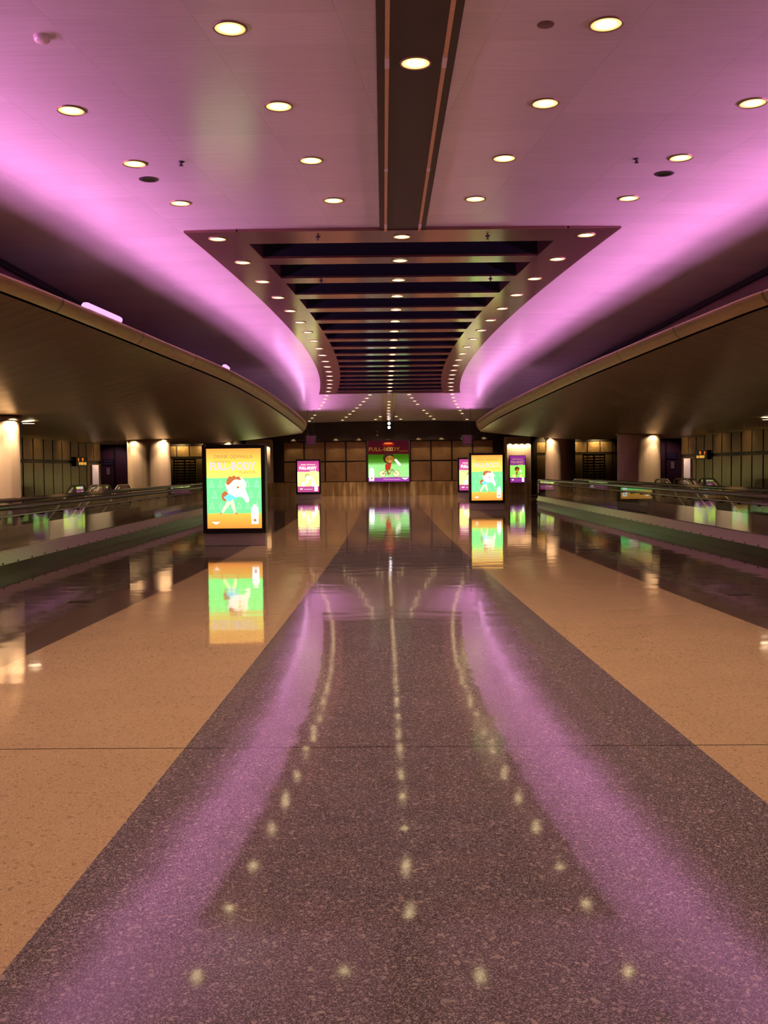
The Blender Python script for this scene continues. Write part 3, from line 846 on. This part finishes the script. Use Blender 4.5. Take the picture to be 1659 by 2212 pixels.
def poster_runner(W, H, tagk):
    P = Poster(W, H)
    grad = emit_ramp('print_orange_' + tagk, 2, [(0., (.95, .31, .05)), (.12, (1., .50, .07)), (.22, (1., .66, .10)), (.62, (1.02, .98, .19)), (.80, (1., .80, .11)), (1., (.95, .36, .07))], 0, H, 1.35)
    P.add(rect(0, 1, 0, 1), grad)
    P.add([[(0, .185), (.2, .192), (.45, .183), (.7, .190), (1, .186), (1, .636), (.75, .628), (.4, .637), (.15, .630), (0, .634)]], C['green'])
    for r_ in range(3):
        for k in range(6):
            u = .09 + .165*k + (.05 if r_ == 1 else 0); v = .245 + .135*r_
            P.add([[(u - .05, v), (u + .05, v), (u, v + .105)]], C['tree']); P.add([[(u - .024, v + .014), (u + .024, v + .014), (u, v + .07)]], C['green'])
    P.text('DRINK ODWALLA', .062, .50, .897, C['orange_txt'], .0, .70)
    P.text('EXPERIENCE', .036, .285, .835, C['brown2'], 0., .32)
    P.text('FULL-BODY', .135, .485, .775, C['lilac'], .003, .84)
    P.text('FLAVOR', .052, .755, .700, C['brown2'], 0., .29)
    k = W / H
    # running child: legs, backpack, shorts, leaning body, head with tousled hair
    P.add(cap(.40, .33, .27, .19, .032, .018), C['leg']); P.add(cap(.46, .33, .52, .19, .036, .020), C['leg'])
    P.add(cap(.27, .19, .25, .185, .014, .01), C['brown2']); P.add(cap(.52, .188, .56, .186, .014, .01), C['brown2'])
    P.add(ell(.335, .405, .065, .062, .6), C['hair'])
    P.add([[(.31, .39), (.43, .445), (.49, .41), (.57, .395), (.56, .365), (.47, .365), (.42, .335), (.36, .355)]], C['blue'])
    P.add([[(.34, .55), (.40, .44), (.52, .395), (.66, .40), (.70, .46), (.62, .55), (.48, .60), (.38, .60)]], C['cream'])
    P.add(cap(.66, .47, .74, .355, .055, .036), C['cream'])
    P.add(ell(.56, .555, .17, .095, -.1), C['cream']); P.add(ell(.60, .545, .10, .055), C['skin'])
    P.add([[(.36, .55), (.37, .61), (.42, .655), (.47, .645), (.50, .665), (.54, .645), (.60, .65), (.64, .61), (.60, .605), (.54, .615), (.49, .60), (.45, .57), (.41, .545)]], C['hair'])
    P.add(ell(.575, .515, .02, .014), C['hair']); P.add(ell(.54, .55, .022, .014), C['leg']); P.add(ell(.63, .545, .022, .014), C['leg'])
    bottle(P, .81, .945, .055, .30)
    logo(P, .165, .085, .15, C['orange_txt'], C['cream'])
    return P
def poster_rider(W, H, tagk, wide, lit):
    """child on a bicycle; tagk names its colours; wide = square sheet with the bottle left"""
    P = Poster(W, H)
    if lit == 'yellow':
        P.add(rect(0, 1, 0, 1), emit_ramp('print_pink_' + tagk, 2, [(0., (.55, .08, .28)), (.5, (.78, .12, .40)), (.85, (.80, .10, .38)), (1., (.50, .06, .24))], 0, H, 1.2))
        mid, t1, t2 = C['lemon'], C['lemon2'], C['lemon2']; face, hair, shirt, wh = C['white'], C['cap'], C['lemon2'], C['cream']
    elif lit == 'green':
        P.add(rect(0, 1, 0, 1), C['purple']); mid, t1, t2 = C['lime'], C['pinkd'], C['amberhot']
        face, hair, shirt, wh = C['face'], C['darkhair'], C['olivegreen'], C['lemon']
    else:
        P.add(rect(0, 1, 0, 1), emit_ramp('print_maroon_' + tagk, 2, [(0., (.40, .06, .42)), (.12, (.42, .07, .45)), (.16, (.08, .01, .08)), (.7, (.075, .006, .006)), (1., (.045, .004, .010))], 0, H))
        mid = emit_ramp('print_lawn_' + tagk, 2, [(.1, (.50, 1., .36)), (.40, (.42, .98, .30)), (.47, (.10, .32, .025)), (.58, (.05, .16, .006)), (.70, (.035, .11, .004))], 0, H)  # failing backlight put into the colours: both ramps darken towards the top
        t1, t2 = C['reflect_ember'], C['amber']; face, hair, shirt, wh = C['face'], C['darkhair'], C['red'], C['wheel']
    v0, v1 = (.105, .665) if wide else (.19, .65)
    P.add([[(0, v0), (.3, v0 - .006), (.6, v0 + .004), (1, v0), (1, v1), (.7, v1 + .008), (.35, v1 - .006), (0, v1)]], mid)
    kx = H / W
    if wide:
        P.add(ell(.5, .905, .16, .06), C['reflect_red']); P.add(ell(.5, .93, .11, .024), C['reflect_ember']); P.text('DRINK ODWALLA', .04, .5, .93, C['amberhot'], 0, .2)  # a lamp's reflected glow painted on the sheet as red ellipses and bright lettering
        P.text('FULL-BODY', .125, .40, .785, t2, .001, .76); P.text('OD', .125, .53, .785, C['amberhot'], .0, .155)
        P.text('FLAVOR', .04, .87, .74, C['amber'], 0, .2)
        P.add(rect(.0, .185, .10, .40), C['palegreen'])
    else:
        P.text('DRINK ODWALLA', .05, .50, .875, t1 if lit == 'yellow' else t2, .001, .68)
        P.text('FULL-BODY', .12, .49, .765, C['lemon2'] if lit == 'yellow' else t2, .008 if lit == 'yellow' else .002, .82)
        P.text('FLAVOR', .04, .73, .68, C['lemon2'] if lit == 'yellow' else t2, .001, .30)
    # bicycle and rider (heights in the sheet's own units)
    by = v0 + .085 if wide else v0 + .05; R_ = .085 if wide else .062
    rx = R_ * kx; xa, xb = (.345, .69) if wide else (.26, .70)
    for xc in (xa, xb):
        P.add(ell(xc, by, rx, R_, 0, 24), C['olivegreen'] if lit != 'yellow' else C['lemon2']); P.add(ell(xc, by, rx*.92, R_*.92, 0, 24), wh)
        P.add(ell(xc, by, rx*.10, R_*.10), C['olivegreen'])
    fm = C['olivegreen'] if lit != 'yellow' else C['cap']
    mx = (xa + xb) / 2
    for a in ((xa, by, mx - .06, by + R_), (mx - .06, by + R_, mx + .01, by - .005), (xa, by, mx + .01, by - .005), (mx + .01, by - .005, xb - .11, by + R_*1.1), (mx - .06, by + R_*.95, xb - .11, by + R_*1.05), (xb - .11, by + R_*1.15, xb, by), (xb - .12, by + R_*1.3, xb - .06, by + R_*1.1)):
        P.add(line(*a, .012), fm)
    hy = .565 if wide else .50; hr = .125 if wide else .085
    P.add(cap(mx - .06, by + R_*1.2, mx - .02, by - .01, .03, .016), face)
    P.add([[(mx - .10, hy - hr*1.25), (mx - .02, hy - hr*.7), (mx + .06, hy - hr*.8), (mx + .02, by + R_*1.15), (mx - .10, by + R_*1.1)]], shirt)
    P.add(cap(mx + .16, hy - hr*.35, mx + .25, hy - hr*1.2, .028, .032), C['cream'])
    P.add(ell(mx - .015, hy + .005, hr*1.02*kx*.98 + .012, hr*1.06), hair)
    P.add(ell(mx + .015, hy - .025, hr*.86*kx, hr*.74), face)
    if lit != 'yellow':
        P.add(ell(mx - .04, hy, .03*kx, .024), C['eye']); P.add(ell(mx + .07, hy + .005, .026*kx, .022), C['eye'])
        P.add(ell(mx + .02, hy - .075, .05*kx, .02), C['amberhot'])
    else:
        P.add(ell(mx - .04, hy - .14, .02, .014), C['cap']); P.add(ell(.74, .30, .10, .06), C['white']); P.add(ell(.28, .27, .08, .06), C['white'])
    if wide:
        bottle(P, .02, .145, .02, .345); P.add(rect(.37, .80, .045, .066), C['purplel'])
        for k in range(12): P.add(rect(.375 + .035*k, .400 + .035*k, .050, .062), C['lilac'])
        logo(P, .90, .085, .17, C['rust2'], C['white'])
    else:
        bottle(P, .78, .93, .03, .24 if lit == 'yellow' else .20)
        logo(P, .17, .115, .17, C['rust2'], C['white']); P.add(rect(.30, .70, .082, .10), C['lilac'] if lit == 'yellow' else C['purplel'])
    return P

for s, sd in ((-1, 'left'), (1, 'right')):
    t = thing('square_pier', 'square bronze pier at the %s end of the back wall carrying a lit poster' % sd, 'pier', (s*7.5, 56.0, 0), 0, 'piers at the back wall')
    zt = min(soffit_z(s, 7.5, 53.2), 3.3) if False else 3.35
    q = MB(); q.box(-.69, .69, 0, 1.55, .82, zt); q.build('shaft', M['column'], t)
    q = MB(); q.box(-.70, .70, -.01, 1.56, 0, .82); q.build('plinth', M['granite'], t)
    for k in range(4):
        x = s*7.5 - .51 + .34*k
        spot('pier_spot', (x, 55.82, 3.02), (x, 55.95, 2.3), 75., WARM, math.radians(110), .5, .03)
for x0, w_, h_, z0, mk, lb in ((6.97, .86, 1.53, .71, lambda: poster_rider(.86, 1.53, 'small', False, 'green'), 'purple and green lit poster of a cyclist on the right pier'),
                              (-7.98, .90, 1.45, .80, lambda: poster_runner(.90, 1.45, 'pier'), 'orange and green lit poster on the left pier, mostly hidden behind the large sign')):
    t = thing('wall_poster', lb, 'poster', (x0, 55.91, z0))
    q = MB(); q.box(-.03, w_ + .03, .0, .068, -.03, h_ + .03); q.build('poster_frame', M['black'], t)
    mk().build('poster_sheet', t, (0, -.003, 0))
# large square poster at the middle of the far wall
t = thing('wall_poster', 'large square lit poster of a cyclist at the middle of the back wall', 'poster', (-1.26, WALL - .10, .78))
q = MB(); q.box(0, 2.52, 0, .08, 0, 2.50); q.build('backing', M['black'], t)
q = MB()
for a in ((-.02, .06, -.02, 2.52), (2.46, 2.54, -.02, 2.52)): q.box(a[0], a[1], -.05, .06, a[2], a[3])
for a in ((.06, 2.46, -.02, .05), (.06, 2.46, 2.46, 2.52)): q.box(a[0], a[1], -.05, .06, a[2], a[3])
q.build('chrome_frame', M['chrome'], t)
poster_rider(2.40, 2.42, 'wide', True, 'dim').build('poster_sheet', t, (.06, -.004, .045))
spot('poster_spot', (0, WALL - .7, 3.36), (0, WALL, 2.9), 2.5, (1., .55, .2), math.radians(60), .5)
q = MB(); pts = []
for i in range(25):
    u = i / 24; pts.append((.02 + .02*math.sin(u*9) + .05*max(0, u - .85)*2, WALL - .08 - .25*max(0, u - .75), .76 - .755*u + .012))
q.tube(pts, .016, 8); tag(q.build('power_cord', M['cable']), 'white power cord hanging below the square back wall poster', 'cord')

# ------------------------------------------------------------------ free-standing lit signs
def lightbox(x, y, rz, label, poster):
    W, H, D = 1.33, 2.14, .34
    t = thing('advertising_lightbox', label, 'advertising sign', (x, y, 0), rz, 'free-standing lit signs')
    q = MB(); q.bbox(-W/2 + .02, W/2 - .02, .03, D - .03, 0, .27, .012); q.build('plinth', M['grey'], t)
    q = MB()
    b0, b1, d = .27, H, .085
    q.bbox(-W/2, -W/2 + d, 0, D, b0, b1, .012); q.bbox(W/2 - d, W/2, 0, D, b0, b1, .012)
    q.bbox(-W/2 + d - .01, W/2 - d + .01, .001, D - .001, b0, b0 + .10, .012); q.bbox(-W/2 + d - .01, W/2 - d + .01, .001, D - .001, b1 - .085, b1, .012)
    q.box(-W/2 + d - .01, W/2 - d + .01, .05, D - .03, b0 + .05, b1 - .05)
    q.build('cabinet', M['black'], t)
    poster.build('poster_sheet', t, (-W/2 + d, .045, b0 + .10))
    q = MB(); q.box(-W/2 + d - .005, W/2 - d + .005, .012, .016, b0 + .095, b1 - .08); q.build('glazing', M['glass_thin'], t)
    return t
M['glass_thin'] = mat_glass('sign_glass', (.97, .97, .97))
PW, PH = 1.33 - .17, 2.14 - .27 - .185
lightbox(-3.46, 20.5, math.radians(-1.5), 'nearest free-standing lit sign, orange and green poster of a running child, left of the hall', poster_runner(PW, PH, 'near'))
lightbox(3.55, 36.2, 0, 'free-standing lit sign with orange and green running child poster right of the hall', poster_runner(PW, PH, 'mid'))
lightbox(-4.36, 52.4, 0, 'pink and yellow lit sign standing clear before the back wall on the left', poster_rider(PW, PH, 'far', False, 'yellow'))
lightbox(4.36, 52.4, 0, 'pink and yellow lit sign partly hidden behind the orange sign on the right', poster_rider(PW, PH, 'faar', False, 'yellow'))

# ------------------------------------------------------------------ hanging boxes near the canopy tips
for s, sd in ((-1, 'left'), (1, 'right')):
    z0 = 2.82 if s < 0 else 2.76
    t = thing('hanging_box', 'dark square box hung on two rods beside the %s canopy tip' % sd, 'hanging box', (s*4.03, 50., z0), 0, 'hanging boxes')
    q = MB(); q.bbox(-.26, .26, 0, .34, 0, .50, .02); q.build('housing', M['grille'], t)
    q = MB(); q.box(-.20, .20, -.012, .01, .05, .45); q.build('front_grille', M['purplewall'], t)
    for dx in (-.16, .16):
        q = MB(); q.tube([(dx, .17, .48), (dx, .17, ceil_z(50) - z0 - .03)], .012, 8); q.build('rod', M['black'], t)
t = thing('pendant_fitting', 'tiny pale fitting on the dark bulkhead above the square poster', 'wall fitting', (-.64, WALL - .36, 3.50))
q = MB(); q.lathe([(.05, 0), (.07, .05), (.03, .10), (.015, .14), (.015, .30), (.05, .31), (.05, .33)], 14, 0, (0, -.07, 0), True, True, True); q.build('body', M['brown'], t)
q = MB(); q.box(-.03, .03, -.07, .012, .26, .30); q.build('bracket', M['steel'], t)

# ------------------------------------------------------------------ moving walkways
def walkway(s, sd, y0, y1):
    t = thing('moving_walkway', 'moving walkway with glass sides and dark handrails along the %s edge of the hall' % sd, 'moving walkway', (0, 0, 0), 0, 'moving walkways')
    xi, xo = s*6.33, s*7.85
    def bx(q, xa, xb, *r):
        a, b_ = sorted((xa, xb)); q.box(a, b_, *r)
    for x, inner, nm in ((xi, 1, 'near'), (xo, 0, 'far')):
        bal = bpy.data.objects.new('balustrade', None); COL.objects.link(bal); bal.parent = t
        # sloped steel skirt above a dark plinth
        q = MB(); bx(q, x - .10, x + .10, y0, y1, 0, .17); q.build('plinth', M['darkdeck'], bal)
        q = MB()
        rings = [[(x - .13, y, .17), (x + .13, y, .17), (x + .06, y, .36), (x - .06, y, .36)] for y in (y0, y1)]
        q.loft(rings, 0, True, True)
        q.build('skirt', M['deck'] if inner else M['whitepanel'], bal)
        q = MB(); y = y0 + .4
        while y < y1:
            for sg in (-1, 1):
                q.box(x + sg*.128 - .006, x + sg*.128 + .006, y - .018, y + .018, .178, .20)
            y += .62
        q.build('skirt_screws', M['dot'], bal)
        q = MB(); y = y0 + .02
        while y < y1 - .1:
            e = min(y + 1.95, y1 - .02)
            q.box(x - .006, x + .006, y, e - .012, .34, 1.0); y += 1.95
        q.build('glass_panels', M['glass'], bal)
        q = MB()
        prof = [(-.045, 1.0), (-.05, 1.03), (-.05, 1.065), (-.03, 1.09), (.03, 1.09), (.05, 1.065), (.05, 1.03), (.045, 1.0)]
        path = [(y0 + (y1 - y0)*i/20) for i in range(21)]
        q.loft([[(x + a, y, z) for a, z in prof] for y in path], 0, True, False, True)
        for ye, sg in ((y1, 1), (y0, -1)):          # rounded return at each end
            rings = []
            for i in range(13):
                a = PI * i / 12; cz = .74
                rings.append([(x + px_, ye + sg*(cz_ - cz)*math.sin(a), cz + (cz_ - cz)*math.cos(a)) for px_, cz_ in prof])
            q.loft(rings, 0, True, True, True)
        q.build('handrail', M['rubber'], bal)
        q = MB(); q.tube([(x - s*.05, y0, .905), (x - s*.05, y1, .905)], .016, 8); 
        q.build('guard_rail', M['steel'], bal)
        if inner:
            q = MB(); y = y0 + .5
            while y < y1:
                q.box(min(x, x - s*.06), max(x, x - s*.06), y - .012, y + .012, .86, .895); y += .98
            q.build('rail_brackets', M['dot'], bal)
        # newel plate with rounded head at the far end
        q = MB(); pts = [(y1, .0)] + [(y1 + .30*math.sin(PI*i/10), .74 - .24*0 + .30*math.cos(PI*i/10)) for i in range(11)] + [(y1 + .05, .36), (y1 + .05, 0)]
        q.face([(x - .03, a, b_) for a, b_ in pts]); q.face([(x + .03, a, b_) for a, b_ in pts][::-1])
        for (a, b_), (c_, d_) in zip(pts, pts[1:]): q.face([(x - .03, a, b_), (x - .03, c_, d_), (x + .03, c_, d_), (x + .03, a, b_)])
        q.build('newel_plate', M['steel'], bal)
    q = MB(); bx(q, xi + s*.12, xo - s*.12, y0, y1, 0, .02); q.build('pallet_belt', M['tread'], t)
    q = MB(); bx(q, xi + s*.10, xo - s*.10, y1, y1 + 1.6, 0, .012); q.build('comb_plate', M['steel'], t)
    q = MB(); bx(q, xo - s*.15, xo - s*.135, y0 + 1, 29.5, .10, .52); q.build('inner_skirt', M['whitepanel'], t)
walkway(-1, 'left', -4.0, 41.0)
walkway(1, 'right', -4.0, 41.4)

# ------------------------------------------------------------------ escalators going down behind the walkways
def escalator(s, x0, x1, label):
    t = thing('escalator', label, 'escalator', (0, 0, 0), 0, 'escalators')
    yT, yB, zB = 32.0, 24.6, -4.27
    a, b_ = sorted((s*x0, s*x1))
    def path(off):                # along the balustrade, from landing to below
        pts = [(33.4, off), (32.2, off)]
        for i in range(1, 9):
            u = i / 8; pts.append((32.2 - 10.2*u, off - 10.2*u*.40 + .05*math.sin(PI*min(u*2, 1))))
        return pts
    for x in (a + .03, b_ - .03):
        bal = bpy.data.objects.new('balustrade', None); COL.objects.link(bal); bal.parent = t
        top, bot = path(1.13), path(.10)
        q = MB()
        for (ya, za), (yb, zb), (yc, zc), (yd, zd) in zip(top, top[1:], bot, bot[1:]):
            q.box(x - .006, x + .006, min(ya, yb), max(ya, yb), 0, .001) if False else q.loft([[(x - .006, ya, za), (x + .006, ya, za), (x + .006, yc, zc), (x - .006, yc, zc)], [(x - .006, yb, zb), (x + .006, yb, zb), (x + .006, yd, zd), (x - .006, yd, zd)]], 0, True, True)
        q.build('glass_panel', M['glass'], bal)
        q = MB(); loop = [(x, 33.4 + .40*math.sin(PI*i/8), .73 - .40*math.cos(PI*i/8)) for i in range(8)] + [(x, y, z) for y, z in top]
        q.tube(loop, .032, 8); q.build('handrail', M['rubber'], bal)
        q = MB(); q.tube([(x + .045, y, z - .06) for y, z in top[1:]], .022, 6); q.tube([(x - .045, y, z - .06) for y, z in top[1:]], .022, 6); q.build('trim_rail', M['palerail'], bal)
        q = MB()
        for (ya, za), (yb, zb) in zip(bot, bot[1:]):
            q.loft([[(x - .07, ya, za + .06), (x + .07, ya, za + .06), (x + .07, ya, za - .3), (x - .07, ya, za - .3)], [(x - .07, yb, zb + .06), (x + .07, yb, zb + .06), (x + .07, yb, zb - .3), (x - .07, yb, zb - .3)]], 0, True, True)
        q.build('skirt', M['steel'], bal)
    q = MB()
    for i in range(24):
        y = 32.15 - .4*i; z = -.16*i
        q.box(a + .10, b_ - .10, y - .4, y, z - .24, z - .02)
    q.build('steps', M['tread'], t)
    q = MB(); q.box(a, b_, 32.2, 33.9, 0, .012); q.build('landing_plate', M['steel'], t)
for s, sd in ((-1, 'left'), (1, 'right')):
    escalator(s, 9.07, 9.80, 'down escalator nearer the %s walkway, its rails sloping behind the glass' % sd)
    escalator(s, 9.96, 10.66, 'down escalator against the %s side wall, its rails sloping behind the glass' % sd)

# ------------------------------------------------------------------ signs and racks in the side bays
for s, sd in ((-1, 'left'), (1, 'right')):
    x = s*(HALL - .05)
    def wallbox(q, dep, ya, yb, za, zb):
        a, b_ = sorted((x, x - s*dep)); q.box(a, b_, ya, yb, za, zb)
    t = thing('led_sign', 'small sign with glowing orange letters on the %s wall' % sd, 'sign', (0, 0, 0), 0, 'orange letter signs')
    q = MB(); wallbox(q, .10, 35.35, 36.75, 1.80, 2.14); q.build('housing', M['black'], t)
    def glyph(q, y, z, w_, h_, bits):
        for by, bz, bw, bh in bits:
            ya, yb = (y + by*w_, y + (by + bw)*w_); q.face([(x - s*.104, ya, z + bz*h_), (x - s*.104, yb, z + bz*h_), (x - s*.104, yb, z + (bz + bh)*h_), (x - s*.104, ya, z + (bz + bh)*h_)])
    tl = [(.35, 0, .25, 1), (.1, .6, .8, .2), (.35, 0, .5, .2)]; bb = [(.1, 0, .25, 1), (.1, .8, .7, .2), (.1, .4, .7, .2), (.1, 0, .7, .2), (.65, 0, .2, 1)]
    aa = [(.1, 0, .22, .8), (.65, 0, .22, .8), (.2, .8, .55, .2), (.1, .4, .7, .18)]
    q = MB(); glyph(q, 35.5, 1.99, .2, .11, tl); glyph(q, 36.0, 2.0, .22, .11, bb); q.build('upper_letters', M['led'], t)
    q = MB()
    for k, gl in enumerate((tl, aa, bb, tl, aa)): glyph(q, 35.6 + .19*k, 1.855, .17, .10, gl)
    q.build('lower_letters', M['ledhot'], t)
    q = MB(); wallbox(q, .06, 37.40, 38.22, .62, 1.86)
    tag(q.build('notice_sign', M['white']), 'tall blank pale panel on the %s wall beside the orange letter sign' % sd, 'panel', 'tall pale panels')
    yy = 42.72; xc = s*12.37
    t = thing('blue_sign', 'dark blue sign with two lines of print on the dark purple recess wall, %s side' % sd, 'sign', (xc, yy, 2.0), 0, 'dark blue signs')
    q = MB(); q.box(-.24, .24, -.04, .02, -.13, .13); q.build('sign_board', M['blue'], t)
    q = MB()
    for zc in (.055, -.055):
        for k in range(7): q.box(-.19 + .054*k, -.155 + .054*k, -.043, -.039, zc - .022, zc + .022)
    q.build('lettering', M['bluetext'], t)
    t = thing('paper_sign', 'small white notice on the dark purple recess wall below the %s blue sign' % sd, 'notice', (xc + s*.02, yy, 1.62), 0, 'white notices')
    q = MB(); q.box(-.065, .065, -.012, .02, -.15, .13); q.build('sheet', M['white'], t)
    q = MB()
    for k in range(5): q.box(-.045, .03, -.014, -.011, .07 - .042*k, .085 - .042*k)
    q.build('print_lines', M['bluetext'], t)
    # slatted rack standing in the far bay
    t = thing('slatted_rack', 'dark rack of horizontal slats standing in the %s far bay' % sd, 'rack', (s*10.55, 50.2, 0), 0, 'slatted racks')
    for dx in (-.55, .55):
        q = MB(); q.box(dx - .03, dx + .03, -.03, .03, 0, 2.2); q.build('post', M['mullion'], t)
    q = MB(); q.box(-.035, .035, -.04, .04, 0, 2.2); q.build('middle_post', M['mullion'], t)
    for k in range(9):
        z = 1.0 + .142*k
        for xa, xb in ((-.52, -.04), (.04, .52)):
            q = MB(); q.box(xa, xb, -.02, .02, z, z + .07); q.build('slat', M['sidewall'] if k < 7 else M['bronze'], t)
    q = MB(); q.box(-.58, .58, -.05, .05, 2.16, 2.22); q.build('top_rail', M['mullion'], t)
    # floor boxes in the dark stripe
    q = MB(); q.box(-.14, .14, -.07, .07, 0, .004)
    t = thing('floor_box', 'small flush metal floor box in the dark floor stripe on the %s' % sd, 'floor box', (s*4.05, 11.92, 0), 0, 'floor boxes')
    q.build('lid', M['black'], t)
    q = MB(); q.box(-.11, .11, -.008, .008, .004, .0055); q.build('slot', M['steel'], t)

# ------------------------------------------------------------------ faint ambient from the rest of the terminal
wd = bpy.data.worlds.new('world'); S.world = wd; wd.use_nodes = True
wd.node_tree.nodes['Background'].inputs[0].default_value = (.9, .55, .35, 1)
wd.node_tree.nodes['Background'].inputs[1].default_value = .0
